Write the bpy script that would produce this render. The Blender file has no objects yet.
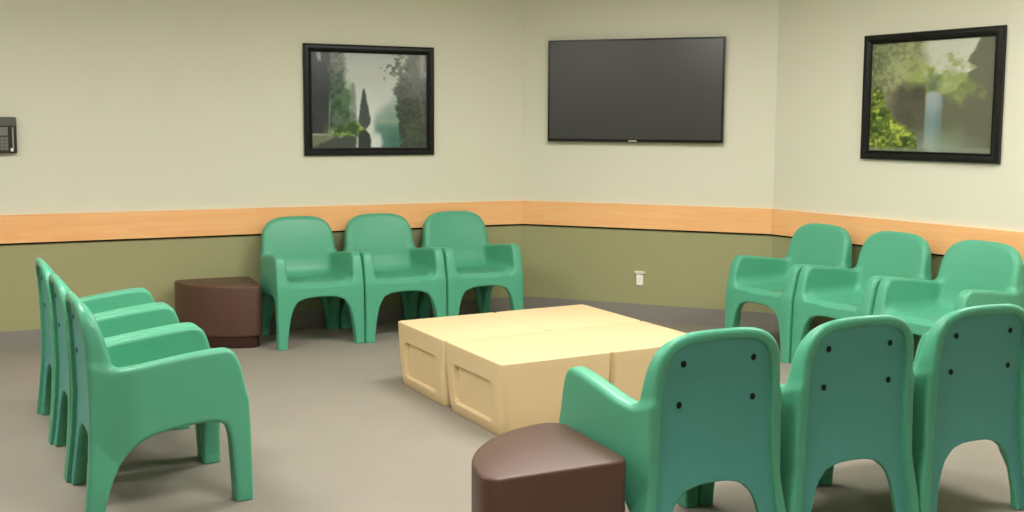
import bpy, bmesh, math
import numpy as np
from mathutils import Vector, Matrix

sc = bpy.context.scene
COL = sc.collection
R = math.radians

# ------------------------------------------------------------------ camera, world, exposure
cam_data = bpy.data.cameras.new('camera')
cam = bpy.data.objects.new('camera', cam_data)
COL.objects.link(cam)
cam_data.sensor_fit = 'HORIZONTAL'
cam_data.sensor_width = 36.0
cam_data.lens = 1076.07 / 1024 * 36.0
cam_data.shift_y = -28.6 / 1024
cam.matrix_world = (Matrix.Translation((0, 0, 1.5209)) @ Matrix.Rotation(R(90 - 5.597), 4, 'X')
                    @ Matrix.Rotation(R(0.288), 4, 'Z'))
sc.camera = cam

world = bpy.data.worlds.new('world'); sc.world = world
world.use_nodes = True
world.node_tree.nodes['Background'].inputs[0].default_value = (1, 0.97, 0.9, 1)
world.node_tree.nodes['Background'].inputs[1].default_value = 0.05
sc.view_settings.view_transform = 'Standard'
sc.view_settings.look = 'None'
sc.view_settings.gamma = 1
sc.view_settings.use_curve_mapping = False
sc.view_settings.exposure = 0.0
LIGHT_STRENGTH = 31.5
LIGHT_COLOR = (1.0, 0.975, 0.925)
CEIL = 2.75

# unseen ceiling fixtures, the last two added as fill: (x, y, rotation in degrees)
LIGHTS = [(0.4, 5.8, 24.6), (-2.4, 4.5, 24.6), (2.9, 4.5, 24.6), (0.2, 3.1, 24.6), (0.9, -1.0, 24.6), (-5.0, 3.1, 24.6)]

# ------------------------------------------------------------------ helpers
def srgb(r, g, b):
    f = lambda c: (c / 255 / 12.92) if c / 255 <= 0.04045 else ((c / 255 + 0.055) / 1.055) ** 2.4
    return (f(r), f(g), f(b), 1)

def material(name, color, rough=0.5, spec=0.5, noise=0.0, scale=8.0, bump=0.0, bump_scale=200.0, coat=0.0):
    m = bpy.data.materials.new(name); m.use_nodes = True
    nt = m.node_tree; b = nt.nodes['Principled BSDF']
    b.inputs['Base Color'].default_value = color
    b.inputs['Roughness'].default_value = rough
    b.inputs['Specular IOR Level'].default_value = spec
    b.inputs['Coat Weight'].default_value = coat
    tc = nt.nodes.new('ShaderNodeTexCoord')
    if noise:
        n = nt.nodes.new('ShaderNodeTexNoise'); n.inputs['Scale'].default_value = scale; n.inputs['Detail'].default_value = 5
        nt.links.new(tc.outputs['Object'], n.inputs['Vector'])
        mr = nt.nodes.new('ShaderNodeMapRange')
        mr.inputs['To Min'].default_value = 1 - noise; mr.inputs['To Max'].default_value = 1 + noise
        nt.links.new(n.outputs['Fac'], mr.inputs['Value'])
        mx = nt.nodes.new('ShaderNodeVectorMath'); mx.operation = 'SCALE'
        mx.inputs[0].default_value = color[:3]
        nt.links.new(mr.outputs['Result'], mx.inputs['Scale'])
        nt.links.new(mx.outputs[0], b.inputs['Base Color'])
    if bump:
        n2 = nt.nodes.new('ShaderNodeTexNoise'); n2.inputs['Scale'].default_value = bump_scale; n2.inputs['Detail'].default_value = 3
        nt.links.new(tc.outputs['Object'], n2.inputs['Vector'])
        bp = nt.nodes.new('ShaderNodeBump'); bp.inputs['Strength'].default_value = bump; bp.inputs['Distance'].default_value = 0.002
        nt.links.new(n2.outputs['Fac'], bp.inputs['Height']); nt.links.new(bp.outputs['Normal'], b.inputs['Normal'])
    return m

def link(name, mesh, mat=None, parent=None):
    o = bpy.data.objects.new(name, mesh); COL.objects.link(o)
    if mat: mesh.materials.append(mat)
    if parent: o.parent = parent
    return o

def obj(name, bm, mat=None, parent=None, smooth=False):
    bmesh.ops.recalc_face_normals(bm, faces=bm.faces[:])
    me = bpy.data.meshes.new(name); bm.to_mesh(me); bm.free()
    if smooth:
        for p in me.polygons: p.use_smooth = True
    return link(name, me, mat, parent)

def thing(name, label, cat, loc=(0, 0, 0), rz=0, group=None):
    o = bpy.data.objects.new(name, None); COL.objects.link(o)
    o.empty_display_size = 0.1
    o.location = loc; o.rotation_euler = (0, 0, rz)
    o['label'] = label; o['category'] = cat
    if group: o['group'] = group
    return o

def box(bm, x0, x1, y0, y1, z0, z1, bev=0.0, seg=2):
    r = bmesh.ops.create_cube(bm, size=1)
    vs = r['verts']
    for v in vs:
        v.co = Vector(((x0 + x1) / 2 + v.co.x * (x1 - x0), (y0 + y1) / 2 + v.co.y * (y1 - y0), (z0 + z1) / 2 + v.co.z * (z1 - z0)))
    if bev:
        es = list({e for v in vs for e in v.link_edges})
        bmesh.ops.bevel(bm, geom=es, offset=bev, segments=seg, profile=0.5, affect='EDGES')

def prism(bm, pts, z0, z1):
    a = [bm.verts.new((x, y, z0)) for x, y in pts]; b = [bm.verts.new((x, y, z1)) for x, y in pts]
    bm.faces.new(a[::-1]); bm.faces.new(b)
    for i in range(len(pts)):
        j = (i + 1) % len(pts); bm.faces.new((a[i], a[j], b[j], b[i]))

# ------------------------------------------------------------------ room layout
C1 = np.array([0.0821, 8.5958]); C2 = np.array([1.9181, 7.8829])
WL = np.array([math.cos(R(204.607)), math.sin(R(204.607))]); WR = np.array([math.cos(R(-57.049)), math.sin(R(-57.049))])
WC = (C2 - C1) / np.linalg.norm(C2 - C1)
PL = C1 + WL * 9.0; PR = C2 + WR * 9.0
PBL = np.array([-7.2, -3.2]); PBR = np.array([6.0, -3.2])
RING = [C1, C2, PR, PBR, PBL, PL]              # clockwise seen from above
ZT, ZB, ZS = 0.8968, 0.7046, 0.1222

# materials of the room
def wall_material():
    m = bpy.data.materials.new('painted_wall'); m.use_nodes = True
    nt = m.node_tree; b = nt.nodes['Principled BSDF']
    b.inputs['Roughness'].default_value = 0.55; b.inputs['Specular IOR Level'].default_value = 0.3
    g = nt.nodes.new('ShaderNodeNewGeometry'); s = nt.nodes.new('ShaderNodeSeparateXYZ')
    nt.links.new(g.outputs['Position'], s.inputs[0])
    gt = nt.nodes.new('ShaderNodeMath'); gt.operation = 'GREATER_THAN'; gt.inputs[1].default_value = 0.8
    nt.links.new(s.outputs['Z'], gt.inputs[0])
    mx = nt.nodes.new('ShaderNodeMix'); mx.data_type = 'RGBA'
    mx.inputs['A'].default_value = srgb(164, 163, 120); mx.inputs['B'].default_value = srgb(224, 222, 203)
    nt.links.new(gt.outputs[0], mx.inputs['Factor']); nt.links.new(mx.outputs['Result'], b.inputs['Base Color'])
    n = nt.nodes.new('ShaderNodeTexNoise'); n.inputs['Scale'].default_value = 120; n.inputs['Detail'].default_value = 2
    nt.links.new(g.outputs['Position'], n.inputs['Vector'])
    bp = nt.nodes.new('ShaderNodeBump'); bp.inputs['Strength'].default_value = 0.08; bp.inputs['Distance'].default_value = 0.002
    nt.links.new(n.outputs['Fac'], bp.inputs['Height']); nt.links.new(bp.outputs['Normal'], b.inputs['Normal'])
    return m

def wood_material():
    m = bpy.data.materials.new('maple_rail'); m.use_nodes = True
    nt = m.node_tree; b = nt.nodes['Principled BSDF']
    b.inputs['Roughness'].default_value = 0.4
    tc = nt.nodes.new('ShaderNodeTexCoord'); mp = nt.nodes.new('ShaderNodeMapping')
    mp.inputs['Scale'].default_value = (1.2, 6, 14)
    nt.links.new(tc.outputs['Object'], mp.inputs['Vector'])
    n = nt.nodes.new('ShaderNodeTexNoise'); n.inputs['Scale'].default_value = 1.6; n.inputs['Detail'].default_value = 6; n.inputs['Distortion'].default_value = 0.8
    nt.links.new(mp.outputs[0], n.inputs['Vector'])
    cr = nt.nodes.new('ShaderNodeValToRGB')
    cr.color_ramp.elements[0].position = 0.3; cr.color_ramp.elements[0].color = srgb(250, 184, 122)
    cr.color_ramp.elements[1].position = 0.75; cr.color_ramp.elements[1].color = srgb(255, 202, 142)
    nt.links.new(n.outputs['Fac'], cr.inputs[0]); nt.links.new(cr.outputs[0], b.inputs['Base Color'])
    return m

M_wall = wall_material(); M_wood = wood_material()
M_floor = material('carpet_floor', srgb(146, 139, 128), 0.75, 0.25, noise=0.05, scale=3.0, bump=0.25, bump_scale=260)
M_ceil = material('ceiling_tile', srgb(225, 222, 210), 0.9, 0.1, noise=0.02)
M_base = material('vinyl_base', srgb(140, 136, 128), 0.6, 0.3, noise=0.03)
M_rail_shade = material('rail_shadow_strip', srgb(40, 32, 22), 0.8, 0.1)  # dark colour stands in for the shadow under the rail
M_green = material('green_plastic', srgb(84, 166, 133), 0.38, 0.42, noise=0.012, scale=5, bump=0.05, bump_scale=420)
M_panel = material('bluer_panel_plastic', srgb(84, 164, 154), 0.42, 0.4, noise=0.012, scale=5, bump=0.05, bump_scale=420)  # back panel tone, slightly bluer than the green body
M_hole = material('dark_hole', srgb(14, 30, 24), 0.6, 0.2)
M_cream = material('cream_plastic', srgb(222, 195, 151), 0.42, 0.35, noise=0.012, scale=4, bump=0.05, bump_scale=380)
M_brown = material('brown_plastic', srgb(86, 58, 47), 0.42, 0.6, noise=0.03, scale=6, bump=0.06, bump_scale=380)
M_dbrown = material('dark_brown_base', srgb(66, 43, 35), 0.6, 0.3, noise=0.03)
M_frame = material('black_frame', srgb(13, 13, 12), 0.32, 0.4)
M_black = material('black_gloss', srgb(12, 14, 13), 0.25, 0.5)
M_screen = material('switched_off_screen', srgb(48, 48, 44), 0.32, 0.9)
M_silver = material('silver_badge', srgb(190, 190, 170), 0.35, 0.6)
M_white = material('white_plastic', srgb(252, 250, 240), 0.4, 0.4)
M_ivory = material('ivory_plastic', srgb(225, 220, 198), 0.45, 0.4)
M_grey = material('grey_plastic', srgb(96, 96, 90), 0.4, 0.4)
M_dgrey = material('charcoal_plastic', srgb(40, 40, 38), 0.4, 0.4)
M_key = material('key_grey', srgb(125, 125, 118), 0.5, 0.3)
M_pale = material('pale_strip_grey', srgb(150, 148, 132), 0.35, 0.6)

def structure(o): o['kind'] = 'structure'; return o

NAMES = {0: 'back', 1: 'right', 2: 'front_right', 3: 'front', 4: 'front_left', 5: 'left'}
n = len(RING)
CEN = sum(RING) / n
def slab(name, a, b, z0, z1, t_in, t_out, mat, bev=0.0):
    # a board along a->b; interior is on the right hand of the direction of travel
    d = b - a; L = float(np.linalg.norm(d)); ang = math.atan2(d[1], d[0])
    bm = bmesh.new(); box(bm, -t_out * 0, L, -t_in, t_out, z0, z1, bev)
    o = obj(name, bm, mat); o.location = (a[0], a[1], 0); o.rotation_euler = (0, 0, ang)
    return structure(o)

for i in range(n):
    a, b = RING[i], RING[(i + 1) % n]
    slab('wall_' + NAMES[i], a, b, 0, CEIL, 0.0, 0.12, M_wall)

def ring_offset(off):
    # the room outline moved inwards by off
    out = []
    for i in range(n):
        p0, p1, p2 = RING[i - 1], RING[i], RING[(i + 1) % n]
        d1 = (p1 - p0) / np.linalg.norm(p1 - p0); d2 = (p2 - p1) / np.linalg.norm(p2 - p1)
        n1 = np.array([d1[1], -d1[0]]); n2 = np.array([d2[1], -d2[0]])
        A = np.array([n1, n2]); rhs = np.array([n1 @ p1 + off, n2 @ p1 + off])
        out.append(np.linalg.solve(A, rhs))
    return out

def mitred(name, i, t, z0, z1, mat, t0=0.0):
    # board on wall i from z0 to z1, t thick, mitred at the room's corners
    o0, o1 = ring_offset(t0), ring_offset(t)
    j = (i + 1) % n
    a = RING[i]; d = RING[j] - RING[i]; ang = math.atan2(d[1], d[0]); c, s = math.cos(-ang), math.sin(-ang)
    pts = []
    for p in (o0[i], o0[j], o1[j], o1[i]):
        q = p - a; pts.append((q[0] * c - q[1] * s, q[0] * s + q[1] * c))
    bm = bmesh.new(); prism(bm, pts, z0, z1)
    o = obj(name, bm, mat); o.location = (a[0], a[1], 0); o.rotation_euler = (0, 0, ang)
    return structure(o)

k = 1
for i, wn in ((5, 'left'), (0, 'back'), (1, 'right'), (2, ''), (3, ''), (4, '')):
    mitred('trim_%d' % k, i, 0.022, ZB + 0.006, ZT, M_wood)
    o = mitred('trim_%d' % (k + 10), i, 0.010, ZB - 0.006, ZB + 0.006, M_rail_shade)  # thin strip coloured dark as the shade line below the rail
    mitred('baseboard_' + NAMES[i], i, 0.008, 0, ZS, M_base); k += 1

def poly_slab(name, pts, z0, z1, mat):
    bm = bmesh.new(); prism(bm, pts, z0, z1); return structure(obj(name, bm, mat))
outer = ring_offset(-0.12)
poly_slab('floor', [tuple(p) for p in outer], -0.1, 0.0, M_floor)
poly_slab('ceiling', [tuple(p) for p in outer], CEIL, CEIL + 0.1, M_ceil)

# ------------------------------------------------------------------ unseen ceiling lights, two of them added as fill (they light the room)
M_emit = bpy.data.materials.new('lit_diffuser'); M_emit.use_nodes = True
_b = M_emit.node_tree.nodes['Principled BSDF']
_b.inputs['Base Color'].default_value = (0.9, 0.9, 0.85, 1)
_b.inputs['Emission Color'].default_value = (*LIGHT_COLOR, 1)
_b.inputs['Emission Strength'].default_value = LIGHT_STRENGTH
for x, y, rz in LIGHTS:
    t = thing('unseen_ceiling_light', 'rectangular recessed ceiling light panel out of view, one of a set with added fill panels', 'light', (x, y, CEIL), R(rz), 'ceiling light panels')
    bm = bmesh.new()
    for x0, x1, y0, y1 in ((-.62, .62, -.32, -.29), (-.62, .62, .29, .32), (-.62, -.59, -.29, .29), (.59, .62, -.29, .29)):
        box(bm, x0, x1, y0, y1, -0.02, 0.0)
    obj('frame', bm, M_ceil, t)
    bm = bmesh.new(); box(bm, -.59, .59, -.29, .29, -0.012, -0.001)
    obj('diffuser', bm, M_emit, t)

# ------------------------------------------------------------------ distance-field modelling for the moulded furniture
def sd_poly(px, py, pts):
    pts = np.asarray(pts, float); d = np.full(px.shape, 1e9); s = np.ones(px.shape)
    m = len(pts)
    for i in range(m):
        a = pts[i]; b = pts[i - 1]
        e = b - a; wx = px - a[0]; wy = py - a[1]
        t = np.clip((wx * e[0] + wy * e[1]) / (e @ e), 0, 1)
        bx = wx - e[0] * t; by = wy - e[1] * t
        d = np.minimum(d, bx * bx + by * by)
        c1 = py >= a[1]; c2 = py < b[1]; c3 = e[0] * wy > e[1] * wx
        flip = (c1 & c2 & c3) | (~c1 & ~c2 & ~c3)
        s = np.where(flip, -s, s)
    return s * np.sqrt(d)

def catmull(pts, closed=True, sub=4):
    P = np.asarray(pts, float); m = len(P); out = []
    for i in range(m):
        p0, p1, p2, p3 = P[i - 1], P[i], P[(i + 1) % m], P[(i + 2) % m]
        for j in range(sub):
            t = j / sub
            out.append(0.5 * ((2 * p1) + (-p0 + p2) * t + (2 * p0 - 5 * p1 + 4 * p2 - p3) * t * t + (-p0 + 3 * p1 - 3 * p2 + p3) * t ** 3))
    return np.array(out)

def smin(a, b, k):
    h = np.clip(0.5 + 0.5 * (b - a) / k, 0, 1); return b + (a - b) * h - k * h * (1 - h)
def smax(a, b, k): return -smin(-a, -b, k)
def sstep(x, a, b):
    t = np.clip((x - a) / (b - a), 0, 1); return t * t * (3 - 2 * t)

def surface_nets(F, org, h):
    # F: 3d array, returns verts, quads
    nx, ny, nz = F.shape
    S = F < 0
    c = np.zeros((nx - 1, ny - 1, nz - 1), int)
    corners = [(i, j, l) for i in (0, 1) for j in (0, 1) for l in (0, 1)]
    sub = lambda A, i, j, l: A[i:nx - 1 + i, j:ny - 1 + j, l:nz - 1 + l]
    for q in corners: c += sub(S, *q)
    act = (c > 0) & (c < 8)
    idx = -np.ones(act.shape, int); ii = np.argwhere(act); idx[act] = np.arange(len(ii))
    acc = np.zeros((len(ii), 3)); cnt = np.zeros(len(ii))
    Fc = {q: sub(F, *q)[act] for q in corners}
    for q in corners:
        for ax in range(3):
            if q[ax] == 0:
                r = list(q); r[ax] = 1; r = tuple(r)
                a, b = Fc[q], Fc[r]; m = (a < 0) != (b < 0)
                t = np.where(m, a / np.where(m, a - b, 1), 0)
                p = np.tile(np.array(q, float), (len(ii), 1)); p[:, ax] = t
                acc[m] += p[m]; cnt[m] += 1
    V = (ii + acc / cnt[:, None]) * h + np.array(org)
    quads = []
    for ax in range(3):
        u, w = (ax + 1) % 3, (ax + 2) % 3
        sl0 = [slice(None)] * 3; sl1 = [slice(None)] * 3
        sl0[ax] = slice(0, F.shape[ax] - 1); sl1[ax] = slice(1, F.shape[ax])
        A = S[tuple(sl0)]; B = S[tuple(sl1)]
        e = np.argwhere(A != B)
        e = e[(e[:, u] > 0) & (e[:, w] > 0) & (e[:, u] < F.shape[u] - 1) & (e[:, w] < F.shape[w] - 1)]
        inside_first = A[tuple(e.T)]
        def cell(du, dw):
            q = e.copy(); q[:, u] += du; q[:, w] += dw; return idx[tuple(q.T)]
        a, b, c_, d_ = cell(-1, -1), cell(0, -1), cell(0, 0), cell(-1, 0)
        Q = np.stack([a, b, c_, d_], 1); Q[~inside_first] = Q[~inside_first][:, ::-1]
        quads.append(Q)
    return V, np.concatenate(quads)

def project(V, f, it=3, eps=1e-3):
    def grad(V):
        g = np.empty_like(V)
        for ax in range(3):
            d = np.zeros(3); d[ax] = eps
            A = V + d; B = V - d
            g[:, ax] = (f(*A.T) - f(*B.T)) / (2 * eps)
        return g
    for _ in range(it):
        g = grad(V); n2 = np.maximum((g * g).sum(1), 0.05)
        V = V - np.clip(f(*V.T) / n2, -0.003, 0.003)[:, None] * g
    g = grad(V); N = g / np.maximum(np.linalg.norm(g, axis=1), 1e-9)[:, None]
    return V, N

def mesh_from(name, V, N, Q):
    used = np.unique(Q); remap = -np.ones(len(V), int); remap[used] = np.arange(len(used))
    me = bpy.data.meshes.new(name)
    me.from_pydata(V[used].tolist(), [], remap[Q].tolist()); me.validate()
    me.polygons.foreach_set('use_smooth', np.ones(len(me.polygons), bool))
    me.normals_split_custom_set_from_vertices(N[used].tolist())
    return me

# ------------------------------------------------------------------ the moulded armchair (local: x across, y from back 0 to front, z up)
SIDE = catmull([(-.030, -.03), (-.014, .12), (-.002, .25), (.006, .40), (.004, .55), (.012, .60),
                (.055, .592), (.100, .580), (.177, .588), (.329, .609), (.480, .624), (.538, .615), (.571, .566), (.591, .485), (.603, .40), (.608, .25), (.612, .0), (.612, -.03),
                (.556, -.03), (.554, .03), (.548, .13), (.535, .250), (.509, .322), (.456, .352), (.375, .350), (.268, .326), (.187, .292), (.127, .234), (.081, .148), (.050, .05), (.042, -.03)])
BACK_HALF = [(0.0, .842), (.060, .841), (.120, .836), (.170, .823), (.210, .800), (.240, .762), (.256, .715), (.264, .65), (.268, .58), (.268, .50), (.268, .42), (.276, .33), (.290, .22), (.300, .10), (.304, 0), (.304, -.03)]
ARCH_HALF = [(.214, -.03), (.206, .05), (.193, .12), (.177, .19), (.153, .242), (.114, .280), (.060, .296), (0, .299)]
def mirrored(top, bottom):
    a = [(x, z) for x, z in top]; b = [(x, z) for x, z in bottom if x > 0]
    right = a + [(x, z) for x, z in bottom]
    left = [(-x, z) for x, z in reversed(right) if x > 0]
    return right + left
BACK = catmull(mirrored(BACK_HALF, ARCH_HALF), sub=3)
REC_HALF = [(0, .803), (.09, .799), (.150, .788), (.188, .762), (.208, .715), (.219, .65), (.225, .56), (.227, .45), (.232, .35), (.244, .22), (.256, .10), (.262, .0), (.262, -.06), (0, -.06)]
REC = REC_HALF[:-1] + [(-x, z) for x, z in reversed(REC_HALF[:-1]) if x > 0]
REC = catmull(REC, sub=3)
FARCH_HALF = [(.238, -.03), (.236, .05), (.226, .13), (.212, .20), (.192, .262), (.160, .308), (.110, .328), (.05, .335), (0, .336)]
FRONT = [(0, .44), (.31, .44), (.31, -.03)] + FARCH_HALF + [(-x, z) for x, z in reversed(FARCH_HALF) if x > 0] + [(-.31, -.03), (-.31, .44)]

def interp(x, xs, ys):
    # a smoothed piecewise-linear curve
    key = (tuple(xs), tuple(ys))
    if key not in _tab:
        X = np.linspace(-.1, .95, 1051); Y = np.interp(X, xs, ys)
        kern = np.hanning(71); kern /= kern.sum()
        Y = np.convolve(np.pad(Y, 35, mode='edge'), kern, 'valid'); _tab[key] = (X, Y)
    return np.interp(x, *_tab[key])
_tab = {}
def hw(y, z):
    base = .270 + (.3015 - .270) * sstep(y, 0.0, .20)
    low = .270 + (.3025 - .270) * sstep(.34 - z, 0, .26)
    return np.maximum(base, low)
def yback(z): return interp(z, [-.03, .0, .12, .25, .40, .55, .70, .85], [-.030, -.028, -.014, -.002, .006, .003, -.006, -.026])
def yfront_of_back(z): return interp(z, [-.03, .0, .25, .33, .43, .50, .60, .70, .78, .85], [.03, .035, .05, .11, .125, .112, .095, .072, .048, .022])
def yout(z): return interp(z, [-.03, 0, .25, .40, .485, .566, .62], [.612, .612, .608, .603, .591, .571, .556])
def yfo(z): return interp(z, [-.03, 0, .25, .40, .45], [.612, .612, .608, .598, .590])

FARCH_LONG = [(.238, -.2)] + FARCH_HALF + [(-x, z) for x, z in reversed(FARCH_HALF) if x > 0] + [(-.238, -.2)]

def chair_sdf(x, y, z, P=sd_poly):
    ax = np.abs(x); H = hw(y, z)
    t = interp(z, [0, .2, .35, .45, .62], [.066, .066, .066, .076, .070])
    side = smax(P(y, z, SIDE), (H - t) - ax, .024)
    dish = .014 * (1 - np.clip(ax / .22, 0, 1) ** 2) * sstep(z, .44, .55)
    back = smax(P(x, z, BACK), np.maximum(yback(z) - y, y - (yfront_of_back(z) - dish)), .034)
    d2 = (x / .25) ** 2 + ((y - .33) / .30) ** 2
    ztop = .434 - .016 * np.clip(1 - d2, 0, 1) - .032 * sstep(y, .53, .62)
    seat = smax(np.maximum(np.maximum(ax - (H + .03), np.maximum(.02 - y, y - .585)), .352 - z), z - ztop, .02)
    fr = smax(P(x, z, FRONT), np.maximum(np.maximum(y - yfo(z), yfo(z) - .056 - y), z - ztop), .022)
    s = smin(side, back, .03)
    s = smin(s, smin(seat, fr, .02), .065)
    # clean outer faces, leg openings and floor
    s = smax(s, ax - H, .024)
    s = smax(s, y - yout(z) - .003, .014)
    s = smax(s, np.where(y > .3, -P(x, z, FARCH_LONG), -1.0), .012)
    s = smax(s, np.where(y < .3, -P(x, z, BARCH_LONG), -1.0), .010)
    s = smax(s, yback(z) - y, .012)
    # recessed panel in the back
    rec = np.maximum(P(x, z, REC), y - (yback(z) + .020))
    s = smax(s, -rec, .005)
    s = np.maximum(s, .0005 - z)
    return s
BARCH_LONG = [(.216, -.2)] + ARCH_HALF + [(-x, z) for x, z in reversed(ARCH_HALF) if x > 0] + [(-.216, -.2)]

def build_chair_meshes():
    h = .0068
    xs = np.arange(-.33, .3301, h); ys = np.arange(-.06, .6401, h); zs = np.arange(-.02, .8701, h)
    X, Y, Z = np.meshgrid(xs, ys, zs, indexing='ij')
    cache = {}
    def Pgrid(a, b, pts):
        # the polygons depend on two axes only: evaluate on a plane, then broadcast
        key = id(pts)
        if key in cache: return cache[key]
        if a is Y or a is X:
            if a is Y:
                A, B = np.meshgrid(ys, zs, indexing='ij'); r = sd_poly(A, B, pts)[None, :, :]
            else:
                A, B = np.meshgrid(xs, zs, indexing='ij'); r = sd_poly(A, B, pts)[:, None, :]
        cache[key] = r; return r
    F = chair_sdf(X, Y, Z, Pgrid)
    V, Q = surface_nets(F, (xs[0], ys[0], zs[0]), h)
    V, N = project(V, chair_sdf)
    # parts by place
    c = V[Q].mean(1); cn = N[Q].mean(1)
    x, y, z = c.T; ax = np.abs(x)
    prec = sd_poly(x, z, REC)
    panel = (prec < -.003) & (y < yback(z) + .0225) & (cn[:, 1] < -.6)
    leg = (z < .30) & ~panel
    arm = (ax > .236) & (z > .425) & (y > .085) & ~leg & ~panel & (z < .64)
    back = ((y < .105) | ((z > .45) & (y < .2))) & (z >= .30) & ~arm & ~leg & ~panel
    seat = ~(panel | leg | arm | back)
    P = []
    P.append(('seat', mesh_from('seat', V, N, Q[seat]), M_green))
    P.append(('backrest', mesh_from('backrest', V, N, Q[back]), M_green))
    P.append(('back_panel', mesh_from('back_panel', V, N, Q[panel]), M_panel))
    for s in (-1, 1):
        P.append(('armrest', mesh_from('armrest', V, N, Q[arm & (x * s > 0)]), M_green))
        for f in (0, 1):
            P.append(('leg', mesh_from('leg', V, N, Q[leg & (x * s > 0) & ((y > .3) == bool(f))]), M_green))
    for (bx, bz) in ((.141, .727), (.149, .587)):
        for s in (-1, 1):
            bm = bmesh.new()
            r = bmesh.ops.create_cone(bm, cap_ends=True, segments=20, radius1=.0105, radius2=.009, depth=.003)
            for v in bm.verts: v.co = Vector((s * bx + v.co.x, float(yback(bz)) + .0188 + v.co.z, bz + v.co.y * 1.1))
            bmesh.ops.recalc_face_normals(bm, faces=bm.faces[:])
            me = bpy.data.meshes.new('bolt_hole'); bm.to_mesh(me); bm.free()
            P.append(('bolt_hole', me, M_hole))
    return P

CH = build_chair_meshes()
CHAIR_W = 0.6072
def make_chair(loc, rz, label):
    t = thing('molded_armchair', label, 'chair', loc, rz, 'green molded plastic armchairs')
    for nm, me, mat in CH:
        if not me.materials: me.materials.append(mat)
        o = bpy.data.objects.new(nm, me); COL.objects.link(o); o.parent = t
        if nm == 'back_panel': o['label'] = 'recessed panel in the back, bluer than the green body'
        if nm == 'bolt_hole': o['label'] = 'small dark hole in the back panel'
    return t

def copy_thing(src, loc, rz, label):
    r = src.copy(); COL.objects.link(r); r.location = loc; r.rotation_euler = (0, 0, rz); r['label'] = label
    for ch in list(src.children):
        c = ch.copy(); COL.objects.link(c); c.parent = r
    return r

ROWS = [
    ('FR', (0.4247, 3.4195), 24.3458, [
        'green armchair seen from behind, beside the near brown table, leftmost of its row',
        'green armchair seen from behind, middle one of the three in the front right row',
        'green armchair seen from behind at the right edge, rightmost of the front right row']),
    ('LR', (-2.455, 5.506), -60.934, [
        'green armchair at the left, farthest from the camera in its row of three',
        'green armchair at the left, middle of the row of three seen from the side',
        'green armchair at the left, nearest the camera with its whole side and legs showing']),
    ('BL', (-0.1707, 8.3593), 205.1201, [
        'green armchair against the left wall, rightmost of three, beside the wall corner',
        'green armchair against the left wall, middle one of the three',
        'green armchair against the left wall, leftmost, right beside the far brown table']),
    ('BR', (2.941, 6.03), 122.5222, [
        'green armchair on the right wall, nearest the right edge of the photo',
        'green armchair on the right wall, middle of the three below the wood rail',
        'green armchair on the right wall, leftmost, nearest the wall under the television']),
]
TURN = {'FR': 0, 'LR': 0, 'BL': 2.0, 'BR': -2.0}
first = None
for nm, (x0, y0), a, labs in ROWS:
    ar = R(a); c, s = math.cos(ar), math.sin(ar)
    for q in range(3):
        X = CHAIR_W * (q + .5)
        tn = R(TURN[nm])                      # each chair turned a touch about its middle
        mx, my = X + .3 * math.sin(tn), .3 - .3 * math.cos(tn)
        loc = (x0 + mx * c - my * s, y0 + mx * s + my * c, 0)
        yaw = ar + R(TURN[nm])
        if first is None: first = make_chair(loc, yaw, labs[q])
        else: copy_thing(first, loc, yaw, labs[q])

# ------------------------------------------------------------------ the low cream table: four blocks pushed together
def rounded_rect(hx, hy, r, seg=6):
    out = []
    for cx, cy, a0 in ((hx - r, hy - r, 0), (-hx + r, hy - r, 90), (-hx + r, -hy + r, 180), (hx - r, -hy + r, 270)):
        for i in range(seg + 1):
            a = R(a0 + 90 * i / seg); out.append((cx + r * math.cos(a), cy + r * math.sin(a)))
    return out
TH = 0.3675
BX, BY = 1.2785 / 2, 1.2916 / 2
def block_bm():
    # lofted body; the face at -x carries the recessed panel
    hx, hy = BX / 2 - .0008, BY / 2 - .0008
    prof = [(0.0, .020, .060), (.004, .017, .058), (.05, .011, .052), (.12, .006, .045), (.20, .003, .038), (.28, .001, .032), (.335, 0, .028), (.360, 0, .026), (.3655, .0008, .026), (TH, .0028, .026)]
    bm = bmesh.new(); rings = []
    for z, ins, r in prof:
        rings.append([bm.verts.new((x, y, z)) for x, y in rounded_rect(hx - ins, hy - ins, r)])
    m = len(rings[0])
    for a, b in zip(rings, rings[1:]):
        for i in range(m):
            j = (i + 1) % m; bm.faces.new((a[i], a[j], b[j], b[i]))
    bm.faces.new(rings[0][::-1]); bm.faces.new(rings[-1])
    return bm, hx, hy
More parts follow.
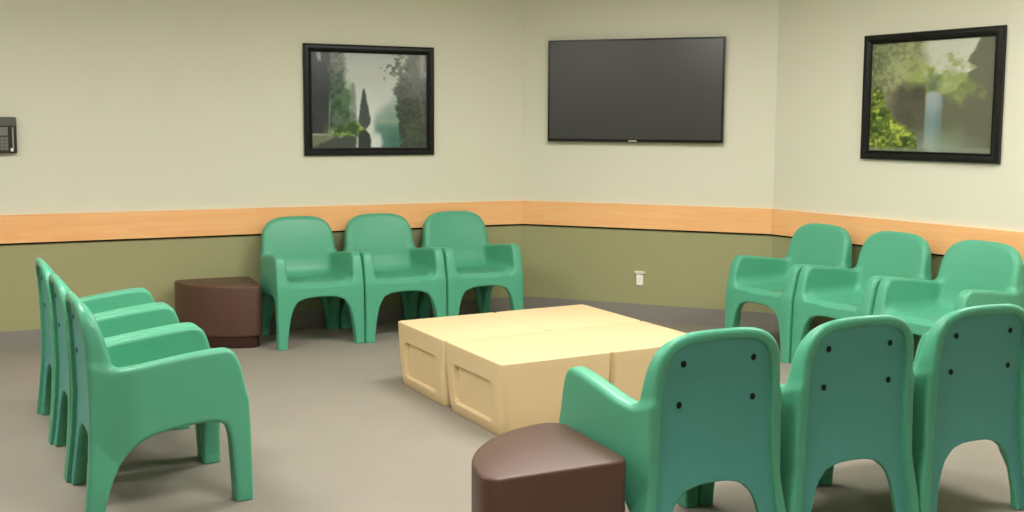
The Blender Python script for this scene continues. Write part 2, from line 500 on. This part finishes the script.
def make_block(label, loc, rz):
    t = thing('table_block', label, 'table', loc, rz, 'cream blocks of the low table')
    bm, hx, hy = block_bm()
    bmesh.ops.recalc_face_normals(bm, faces=bm.faces[:])
    # cut the recess with a boolean
    me = bpy.data.meshes.new('body'); bm.to_mesh(me); bm.free()
    body = link('body', me, M_cream, t)
    cb = bmesh.new()
    y0, y1, z0, z1 = -hy + .110, hy - .100, .045, .266
    dpt = .030
    vs = []
    for (xx, g) in ((-hx - .05, .010), (-hx + dpt, -.008)):
        vs.append([cb.verts.new((xx, yy, zz)) for yy, zz in ((y0 - g * 2, z0 - g * 3), (y1 + g * 2, z0 - g * 3), (y1 + g * 2, z1 + g * .3), (y0 - g * 2, z1 + g * .3))])
    a, b = vs
    cb.faces.new(a); cb.faces.new(b[::-1])
    for i in range(4):
        j = (i + 1) % 4; cb.faces.new((a[j], a[i], b[i], b[j]))
    bmesh.ops.recalc_face_normals(cb, faces=cb.faces[:])
    bmesh.ops.bevel(cb, geom=[e for e in cb.edges if abs(e.verts[0].co.x - e.verts[1].co.x) > .01], offset=.012, segments=4, affect='EDGES')
    cme = bpy.data.meshes.new('cut'); cb.to_mesh(cme); cb.free()
    cut = bpy.data.objects.new('cut', cme); COL.objects.link(cut); cut.parent = t
    mod = body.modifiers.new('b', 'BOOLEAN'); mod.object = cut; mod.operation = 'DIFFERENCE'; mod.solver = 'EXACT'
    bv = body.modifiers.new('v', 'BEVEL'); bv.width = .004; bv.segments = 2; bv.limit_method = 'ANGLE'; bv.angle_limit = R(35)
    dg = bpy.context.evaluated_depsgraph_get(); dg.update()
    new = bpy.data.meshes.new_from_object(body.evaluated_get(dg))
    body.modifiers.clear(); body.data = new
    for p in new.polygons: p.use_smooth = True
    new.set_sharp_from_angle(angle=R(38))
    bpy.data.objects.remove(cut)
    # inset panel at the bottom of the recess
    bm = bmesh.new(); box(bm, -hx + dpt - .0035, -hx + dpt + .001, y0 + .022, y1 - .022, z0 + .018, z1 - .006)
    pn = obj('recessed_panel', bm, M_cream, t); pn['label'] = 'sunken rectangular panel'
    return t
TA = R(28.743); tu = np.array([math.cos(TA), math.sin(TA)]); tw = np.array([-tu[1], tu[0]]); T0 = np.array([-0.0466, 5.0364])
tb = None
for i, j, lab in ((0, 0, 'cream table block at the front corner with a sunken side panel, nearest the brown table'),
                  (0, 1, 'cream table block at the left corner with a sunken side panel'),
                  (1, 0, 'cream table block at the right, partly behind the front right armchair'),
                  (1, 1, 'cream table block at the back corner, only its top showing')):
    c = T0 + tu * BX * (i + .5) + tw * BY * (j + .5)
    if tb is None: tb = make_block(lab, (c[0], c[1], 0), TA)
    else: copy_thing(tb, (c[0], c[1], 0), TA, lab)

# ------------------------------------------------------------------ brown quarter-round side tables
def round_poly(pts, rad, seg=8):
    out = []; m = len(pts)
    for i in range(m):
        p0, p1, p2 = map(lambda q: Vector(q), (pts[i - 1], pts[i], pts[(i + 1) % m])); r = rad[i]
        if r == 0: out.append(tuple(p1)); continue
        a = (p0 - p1).normalized(); b = (p2 - p1).normalized()
        th = a.angle(b); d = min(r / math.tan(th / 2), (p0 - p1).length * .95, (p2 - p1).length * .95); r = d * math.tan(th / 2)
        cc = p1 + (a + b).normalized() * (r / math.sin(th / 2))
        s = p1 + a * d - cc; e = p1 + b * d - cc
        ang = s.angle_signed(e) if False else math.atan2(s.x * e.y - s.y * e.x, s.dot(e))
        for q in range(seg + 1):
            t = ang * q / seg; out.append((cc.x + s.x * math.cos(t) - s.y * math.sin(t), cc.y + s.x * math.sin(t) + s.y * math.cos(t)))
    return out
def pie(r, off, cr, er):
    # corner at the origin, straight sides along +x and +y, arc between, everything inset by off
    m = 14; rr = r - off; pts = [(off, off)]
    a0 = math.asin(off / rr) if off else 0
    for i in range(m + 1):
        a = a0 + (math.pi / 2 - 2 * a0) * i / m; pts.append((rr * math.cos(a), rr * math.sin(a)))
    # round: fillet the corner and both arc ends by trimming neighbours
    def fillet(pts):
        keep = [pts[0], pts[1]] + [p for p in pts[3:-3]] + [pts[-1]]
        rad = [cr, er] + [0] * (len(keep) - 3) + [er]
        return round_poly(keep, rad)
    return fillet(pts)
def make_side_table(label, loc, rz):
    t = thing('side_table', label, 'table', loc, rz, 'brown quarter-round side tables')
    rad = .524
    def loft(prof, name, mat):
        bm = bmesh.new(); rings = []
        for z, off in prof:
            rings.append([bm.verts.new((x, y, z)) for x, y in pie(rad, off, .05, .06)])
        m = len(rings[0])
        for a, b in zip(rings, rings[1:]):
            for i in range(m):
                j = (i + 1) % m; bm.faces.new((a[i], a[j], b[j], b[i]))
        bm.faces.new(rings[0][::-1]); bm.faces.new(rings[-1])
        o = obj(name, bm, mat, t, smooth=True)
        o.data.set_sharp_from_angle(angle=R(50))
        return o
    loft([(.080, .006), (.086, .001), (.095, 0), (.409, 0), (.415, .0015), (.4185, .005), (.420, .011)], 'body', M_brown)
    b = loft([(0, .022), (.004, .018), (.080, .018)], 'base', M_dbrown)
    b['label'] = 'darker inset plinth'
    return t
# near one stands beside the front right row, its square corner at that row's rear corner
n1 = make_side_table('brown quarter-round side table in the foreground, beside the front right armchairs', (0.395, 3.435, 0), R(24.3 + 90))
def dir_ang(v): return math.atan2(v[1], v[0])
copy_thing(n1, (-1.876, 7.60, 0), R(204.6), 'brown quarter-round side table against the left wall beside the far armchairs')

# ------------------------------------------------------------------ wall-mounted things
def wall_frame(p, d, z):
    # Empty placement: x to the viewer's right along the wall, y out of the room (into the wall), z up
    return (float(p[0]), float(p[1]), z), math.atan2(d[1], d[0])

def vnoise(w, h, cells, seed):
    rng = np.random.default_rng(seed); g = rng.random((cells + 2, cells + 2))
    u = np.linspace(0, cells, w, endpoint=False); v = np.linspace(0, cells, h, endpoint=False)
    ui = u.astype(int); vi = v.astype(int); fu = u - ui; fv = v - vi
    fu = fu * fu * (3 - 2 * fu); fv = fv * fv * (3 - 2 * fv)
    a = g[vi][:, ui]; b = g[vi][:, ui + 1]; c = g[vi + 1][:, ui]; d = g[vi + 1][:, ui + 1]
    return (a * (1 - fu) + b * fu) * (1 - fv)[:, None] + (c * (1 - fu) + d * fu) * fv[:, None]
def fbm(w, h, c, seed, o=4):
    s = 0; t = 0
    for i in range(o):
        s = s + vnoise(w, h, c * 2 ** i, seed + i) / 2 ** i; t += 1 / 2 ** i
    return s / t
def blend(img, col, m):
    col = np.asarray(col, float)
    return img * (1 - m[..., None]) + col * m[..., None]
def soft(x, e=.012): return np.clip(.5 + x / (2 * e), 0, 1)
def lerpc(a, b, t): return np.asarray(a, float) * (1 - t[..., None]) + np.asarray(b, float) * t[..., None]

def paint_lake(W, H):
    u, v = np.meshgrid((np.arange(W) + .5) / W, (np.arange(H) + .5) / H)
    n1 = fbm(W, H, 6, 1); n2 = fbm(W, H, 14, 5); n3 = fbm(W, H, 34, 9, 3); wob = (n2 - .5); w1_ = n1 - .5
    img = lerpc((172, 177, 174), (200, 205, 199), np.clip(v * 1.6, 0, 1)) * (.97 + .06 * n1[..., None])
    # misty hill, far shore and lake on the right
    hill = soft(v - (.68 - (u - .53) * 1.15) + wob * .06, .07) * soft(u - .535, .02)
    img = blend(img, (136, 158, 148), hill * .8)
    img = blend(img, (112, 140, 128), soft(v - (.62 - (u - .6) * .3) + wob * .08, .06) * soft(u - .58, .08) * .7)
    lake = soft(v - .75 + wob * .02, .04) * soft(u - .54 - (v - .75) * .15, .02)
    img = blend(img, (84, 124, 112), lake * .8); img = blend(img, (62, 102, 90), soft(v - .82, .08) * soft(u - .64, .06) * .8)
    img = blend(img, (142, 160, 112), soft(.014 - abs(v - .725 - wob * .05), .02) * soft(u - .56, .06) * .55)
    img = blend(img, (214, 218, 214), soft(.035 + .06 * np.clip(v - .85, 0, 1) - abs(u - .56) + wob * .03, .015) * soft(v - .87 - wob * .1, .03) * .8)
    # left forest
    edge = np.interp(v, [0, .1, .2, .3, .45, .6, .72, .8], [.285, .275, .29, .27, .325, .335, .375, .38]) + wob * .06 + (n3 - .5) * .03
    gc = lerpc((98, 104, 100), (62, 88, 66), sstep(v, .1, .5)); gc = gc * (.62 + .76 * n3[..., None])
    m = soft(edge - u, .018) * soft(.80 - v, .03) * (.78 + .22 * sstep(v, .05, .35))
    img = img * (1 - m[..., None]) + gc * m[..., None]
    m = soft(.045 + wob * .05 - np.hypot(u - .30, (v - .47) * .35), .03); img = blend(img, (92, 122, 84), m * .55)
    m = soft(.05 + wob * .05 - np.hypot(u - .22, (v - .72) * .7), .02); img = blend(img, (118, 116, 108), m * .45)
    dk = lerpc((84, 90, 92), (54, 58, 60), sstep(v, 0, .5)) * (.88 + .24 * n2[..., None]); m = soft(.155 + wob * .07 - u, .02) * soft(.86 - v, .02)
    img = img * (1 - m[..., None]) + dk * m[..., None]
    img = blend(img, (176, 176, 172), soft(.004 - abs(u - (.158 - (v - .4) * .035)), .006) * soft(v - .45 - w1_ * .2, .08) * soft(.87 - v, .02) * .6)
    img = blend(img, (112, 116, 112), soft(.003 - abs(u - (.09 + .32 * v)), .008) * soft(.32 - v, .05) * soft(v - .04, .05) * .5)
    img = blend(img, (176, 182, 182), soft(.016 + wob * .02 - abs(u - .06 - v * .1), .008) * soft(.09 - v, .02) * .7)
    # slender pale tree
    w1 = np.interp(v, [.27, .30, .34, .5, .8], [-.05, 0, .016, .026, .034]) + (n3 - .5) * .012
    img = blend(img, (110, 124, 116), soft(w1 - abs(u - .350), .010) * soft(.80 - v, .03) * .75)
    # dark conifer and its reflection
    w2 = np.interp(v, [.36, .42, .55, .70, .75, .81], [0, .014, .034, .050, .048, .004]) + (n3 - .5) * .014
    img = blend(img, (66, 76, 72), soft(w2 - abs(u - (.438 + .014 * v)), .007) * soft(v - .37, .01) * soft(.815 - v, .01))
    # grassy bank and dark water
    top = .76 - .03 * np.sin(u * 22) + wob * .12
    bot = np.interp(u, [0, .15, .25, .35, .40, .45], [.95, .93, .88, .875, .90, .82]) + wob * .07
    bank = soft(v - top, .02) * soft(bot - v, .015) * soft(.455 - u, .02) * soft(u - .13 - w1_ * .1, .05)
    bc = lerpc((58, 82, 44), (134, 160, 80), sstep(n2 * .6 + n3 * .4, .36, .64))
    img = img * (1 - bank[..., None]) + bc * bank[..., None]
    img = blend(img, (98, 102, 76), soft(v - .865, .012) * soft(.2 - u, .1) * .85)
    img = blend(img, (68, 74, 68), soft(v - np.interp(u, [0, .1, .2, .3, .4], [.99, .95, .89, .87, .88]) + wob * .04, .015) * soft(.375 - u + wob * .03, .012))
    img = blend(img, (172, 178, 150), soft(.006 - abs(v - .862 - wob * .02), .006) * soft(.11 - u, .02) * .8)
    w3 = np.interp(v, [.80, .86, .90, 1.0], [0, .045, .054, .052]) + (n3 - .5) * .012
    img = blend(img, (50, 60, 56), soft(w3 - abs(u - .447), .008) * soft(v - .805, .01))
    # right trees
    edge = np.interp(v, [0, .12, .2, .28, .34, .38, .44, .48, .6, .75, .9, 1], [.83, .80, .77, .735, .73, .69, .71, .735, .73, .755, .775, .78]) + wob * .07 + (n3 - .5) * .04
    rc = lerpc((104, 108, 102), (62, 70, 60), sstep(v, .2, .65)); rc = rc * (.72 + .56 * n3[..., None])
    m = soft(u - edge, .014); m = m * np.where(v < .25, np.clip((n2 - .36) * 5, 0, 1) * .8, 1)
    img = img * (1 - m[..., None]) + rc * m[..., None]
    for cu, cv_, rr in ((.76, .15, .07), (.72, .20, .055), (.78, .07, .035), (.69, .14, .02)):
        m = soft(rr + (n3 - .5) * .26 - np.hypot(u - cu, (v - cv_) * .9), .014)
        img = blend(img, (98, 104, 92), m * .6)
    img = blend(img, (118, 119, 119), soft(u - .845 - wob * .04, .02) * soft(.985 - u, .01) * soft(.40 - v, .14) * .75)
    img = blend(img, (172, 174, 172), soft(.018 + wob * .02 - abs(u - .96), .016) * soft(.22 - v, .06) * .75)
    img = blend(img, (124, 118, 124), soft(.007 - abs(u - (.89 + .11 * v)), .012) * soft(v - .2, .08) * soft(.75 - v, .1) * .45)
    img = blend(img, (82, 100, 70), soft(.06 + wob * .08 - np.hypot(u - .88, (v - .84) * .6), .04) * .4)
    return img

def paint_falls(W, H):
    u, v = np.meshgrid((np.arange(W) + .5) / W, (np.arange(H) + .5) / H)
    n1 = fbm(W, H, 5, 31); n2 = fbm(W, H, 12, 35); n3 = fbm(W, H, 32, 39, 3); wob = n2 - .5
    img = lerpc((112, 124, 90), (140, 144, 108), sstep(u, 0, .3)); img = img * (.80 + .40 * n1[..., None])
    img = blend(img, (84, 94, 70), soft(.14 - u + wob * .1, .1) * soft(.5 - v, .2) * .6)
    img = blend(img, (160, 156, 126), soft(.13 + wob * .1 - np.hypot(u - .24, (v - .40) * .55), .09) * .6)
    img = blend(img, (160, 172, 118), sstep(n3, .46, .66) * soft(.47 - u, .08) * soft(.45 - v, .06) * .45)
    img = blend(img, (92, 104, 66), sstep(1 - n3, .50, .68) * soft(.47 - u, .08) * soft(.5 - v, .06) * .4)
    # sky
    m = soft(u - (.44 - wob * .14), .06) * soft(np.interp(v, [0, .2, .28, .45, 1], [.89, .80, .84, .74, .7]) - u, .012) * soft(.46 - v + wob * .15, .06)
    img = blend(img, (190, 192, 178), m)
    # right cliff
    m = soft(u - (np.interp(v, [0, .2, .26, .30, .45, .50, 1], [.89, .80, .87, .80, .71, .57, .55]) + wob * .06), .014)
    img = blend(img, (100, 103, 86), m); img = blend(img, (90, 91, 74), m * soft(v - .5, .2) * .7)
    # yellow-green foliage
    m = soft(.12 + wob * .2 - np.hypot(u - .45, (v - .38) * .6), .05)
    img = blend(img, (138, 154, 78), m * (.35 + .6 * sstep(n3, .4, .6)))
    m = soft(.10 + wob * .26 + (n3 - .5) * .16 - np.hypot(u - .70, (v - .29) * .8), .035)
    img = blend(img, (140, 152, 104), m * (.35 + .5 * sstep(n3, .4, .6)))
    m = soft(.11 + wob * .25 - np.hypot((u - .68) * .6, (v - .42)), .04)
    img = blend(img, (128, 144, 80), m * .6)
    img = blend(img, (76, 94, 66), soft(.055 + wob * .06 - np.hypot(u - .525, (v - .40) * .6), .03) * .75)
    # dark rock in the middle
    m = soft(u - .17 + wob * .12, .08) * soft(.475 - u, .012) * soft(v - (.44 + wob * .10 + .05 * np.cos(u * 9)), .05)
    rk = np.array((72, 72, 62), float) * (.85 + .3 * n2[..., None]); mm = (m * .92)[..., None]; img = img * (1 - mm) + rk * mm
    # fall
    m = soft(u - .478 - (n2 - .5) * .02, .012) * soft(.606 - u, .014) * soft(v - (.455 + .025 * ((u - .53) / .06) ** 2), .012) * (1 - .35 * sstep(v, .75, 1))
    fc = lerpc((154, 168, 172), (112, 136, 142), sstep(v, .48, .75)); fc = fc * (.88 + .24 * vnoise(W, H, 40, 77)[:1, :, None])
    img = img * (1 - (m * .92)[..., None]) + fc * (m * .92)[..., None]
    img = blend(img, (142, 156, 146), soft(.12 + wob * .08 - np.hypot((u - .57) * .5, v - .97), .09) * .75)
    img = blend(img, (106, 122, 88), soft(.09 + wob * .12 - np.hypot(u - .68, (v - .86) * .9), .07) * .5)
    # bright bush
    top = np.interp(u, [0, .04, .10, .14, .24, .34, .40, .43], [.52, .40, .46, .60, .70, .78, .83, 1.05]) + wob * .10 + (n3 - .5) * .06
    m = soft(v - top, .018)
    bc = lerpc((48, 66, 26), (132, 148, 62), np.clip((n2 * .45 + n3 * .55 - .34) / .34, 0, 1))
    bc = bc + np.array((34, 32, 12), float) * sstep(n3, .58, .72)[..., None]
    img = img * (1 - m[..., None]) + bc * m[..., None]
    img = blend(img, (116, 126, 106), soft(v - .968 - wob * .02, .01) * soft(.5 - u, .03) * .8)
    img = blend(img, (124, 128, 116), soft(v - .955, .012) * soft(u - .72, .08) * .8)
    return img

def canvas_mesh(name, w, h, NX, NY, painter, parent):
    img = np.clip(painter(NX, NY) * 1.07, 0, 250) / 255.0
    lin = np.where(img <= .04045, img / 12.92, ((np.clip(img, 0, 1) + .055) / 1.055) ** 2.4)
    # each cell is one face, coloured per face corner
    xs = np.linspace(-w / 2, w / 2, NX + 1); zs = np.linspace(h / 2, -h / 2, NY + 1)
    V = [(x, 0, z) for z in zs for x in xs]
    idx = np.arange((NX + 1) * (NY + 1)).reshape(NY + 1, NX + 1)
    Q = np.stack([idx[1:, :-1], idx[1:, 1:], idx[:-1, 1:], idx[:-1, :-1]], -1).reshape(-1, 4)
    me = bpy.data.meshes.new(name); me.from_pydata(V, [], Q.tolist())
    at = me.color_attributes.new('print', 'FLOAT_COLOR', 'CORNER')
    c = np.repeat(np.concatenate([lin, np.ones(lin.shape[:2] + (1,))], -1).reshape(-1, 4), 4, axis=0)
    at.data.foreach_set('color', c.astype(np.float32).ravel())
    m = bpy.data.materials.new(name + '_print'); m.use_nodes = True
    nt = m.node_tree; b = nt.nodes['Principled BSDF']; b.inputs['Roughness'].default_value = .3; b.inputs['Specular IOR Level'].default_value = .4
    a = nt.nodes.new('ShaderNodeVertexColor'); a.layer_name = 'print'; nt.links.new(a.outputs['Color'], b.inputs['Base Color'])
    return link(name, me, m, parent)

def frame_bm(w, h, fw, prof):
    # prof: list of (inset from the outer edge, depth in front of wall)
    bm = bmesh.new(); rings = []
    for ins, dep in prof:
        rings.append([bm.verts.new((sx * (w / 2 - ins), -dep, sz * (h / 2 - ins))) for sx, sz in ((-1, -1), (1, -1), (1, 1), (-1, 1))])
    m = len(rings)
    for k_ in range(m):
        a = rings[k_]; b = rings[(k_ + 1) % m]
        for i in range(4):
            j = (i + 1) % 4; bm.faces.new((a[i], a[j], b[j], b[i]))
    return bm
def make_picture(label, p, d, z0, w, h, painter, pname):
    loc, rz = wall_frame(p, d, z0 + h / 2)
    t = thing('framed_picture', label, 'picture', loc, rz)
    fw = .060
    bm = frame_bm(w, h, fw, [(0, .002), (0, .022), (.004, .030), (.014, .034), (.030, .034), (.042, .028), (.050, .018), (.053, .020), (.060, .019), (.060, .006), (.055, .002)])
    obj('frame', bm, M_frame, t)
    cv = canvas_mesh('canvas', w - .116, h - .116, 200, 160, painter, t); cv.location = (0, -.012, 0)
    cv['label'] = pname
    bm = bmesh.new(); box(bm, -w / 2 + .056, w / 2 - .056, -.0105, -.002, -h / 2 + .056, h / 2 - .056)
    obj('backing', bm, M_dgrey, t)
    return t
PW, PH = 1.004, 0.813
make_picture('black framed picture of a misty lake between dark trees, left of the television', C1 + WL * (0.758 + PW / 2), -WL, 1.2668, PW, PH, paint_lake, 'print of a misty lake between conifers')
make_picture('black framed picture of a waterfall behind a bright bush, on the right wall', C2 + WR * (0.787 + PW / 2), WR, 1.2866, PW, PH, paint_falls, 'print of a waterfall with green bushes')

# television
TW, THH = 1.3675, 1.3675 * .5625 + .01
loc, rz = wall_frame(C1 + WC * (0.2293 + TW / 2), WC, 1.3722 + THH / 2)
tv = thing('television', 'large flat black television, switched off, on the middle wall', 'television', loc, rz)
bm = bmesh.new(); box(bm, -TW / 2, TW / 2, -.050, -.018, -THH / 2, THH / 2, .004); obj('housing', bm, M_black, tv)
bm = bmesh.new()
for b_ in ((-TW / 2, TW / 2, -THH / 2, -THH / 2 + .022), (-TW / 2, TW / 2, THH / 2 - .013, THH / 2), (-TW / 2, -TW / 2 + .012, -THH / 2 + .022, THH / 2 - .013), (TW / 2 - .012, TW / 2, -THH / 2 + .022, THH / 2 - .013)):
    box(bm, b_[0], b_[1], -.056, -.0495, b_[2], b_[3])
obj('bezel', bm, M_black, tv)
bm = bmesh.new(); box(bm, -TW / 2 + .012, TW / 2 - .012, -.052, -.0500, -THH / 2 + .022, THH / 2 - .013); obj('screen', bm, M_screen, tv)
bm = bmesh.new(); box(bm, -.032, .032, -.0575, -.0555, -THH / 2 + .004, -THH / 2 + .015, .0008); bd = obj('badge', bm, M_silver, tv); bd['label'] = 'small silver badge'
bm = bmesh.new(); box(bm, -.25, .25, -.019, 0.0, -.2, .2); obj('wall_bracket', bm, M_dgrey, tv)

# wall outlet below the television
loc, rz = wall_frame(C1 + WC * 0.976, WC, 0.269)
t = thing('wall_outlet', 'small white wall outlet low on the olive wall below the television', 'outlet', loc, rz)
bm = bmesh.new(); box(bm, -.027, .027, -.012, 0, 0, .088, .003); obj('cover_plate', bm, M_white, t)
bm = bmesh.new(); box(bm, -.040, .040, -.022, 0, .088, .112, .004); obj('hood', bm, M_ivory, t)
bm = bmesh.new(); box(bm, -.010, -.006, -.0126, -.0115, .045, .058); box(bm, .006, .010, -.0126, -.0115, .045, .058); box(bm, -.002, .002, -.0126, -.0115, .032, .038); obj('socket_slots', bm, M_ivory, t)

# wall phone at the left edge
loc, rz = wall_frame(C1 + WL * 3.775, -WL, 1.3015)
ph = thing('wall_phone', 'dark grey wall phone with a small keypad at the left edge', 'phone', loc, rz)
w2 = .113
bm = bmesh.new(); box(bm, -w2, w2, -.045, 0, 0, .235, .006); obj('body', bm, M_dgrey, ph)
bm = bmesh.new(); box(bm, -w2 + .003, w2 - .003, -.050, -.043, .178, .232, .003); obj('top_cover', bm, M_grey, ph)
bm = bmesh.new(); box(bm, -.03, .062, -.048, -.043, .115, .17, .001); obj('display', bm, M_key, ph)
kp = bmesh.new(); box(kp, -.03, .062, -.047, -.043, .018, .108, .001); kp = obj('keypad', kp, M_grey, ph)
for r_ in range(4):
    for c_ in range(4):
        bm = bmesh.new(); x = -.019 + c_ * .0235; z = .030 + r_ * .0215
        box(bm, x - .008, x + .008, -.0495, -.0465, z - .007, z + .007, .001); obj('key', bm, M_key, kp)
bm = bmesh.new(); box(bm, .086, .096, -.054, -.043, .03, .17, .002); obj('pale_strip', bm, M_pale, ph)  # pale upright strip near the right side of the phone
bm = bmesh.new(); box(bm, .074, .092, -.058, -.043, .012, .034, .004, 3); b_ = obj('button', bm, M_white, ph); b_['label'] = 'small white button'
bm = bmesh.new(); box(bm, -.100, -.050, -.085, -.045, .01, .222, .012, 3); obj('handset', bm, M_dgrey, ph)
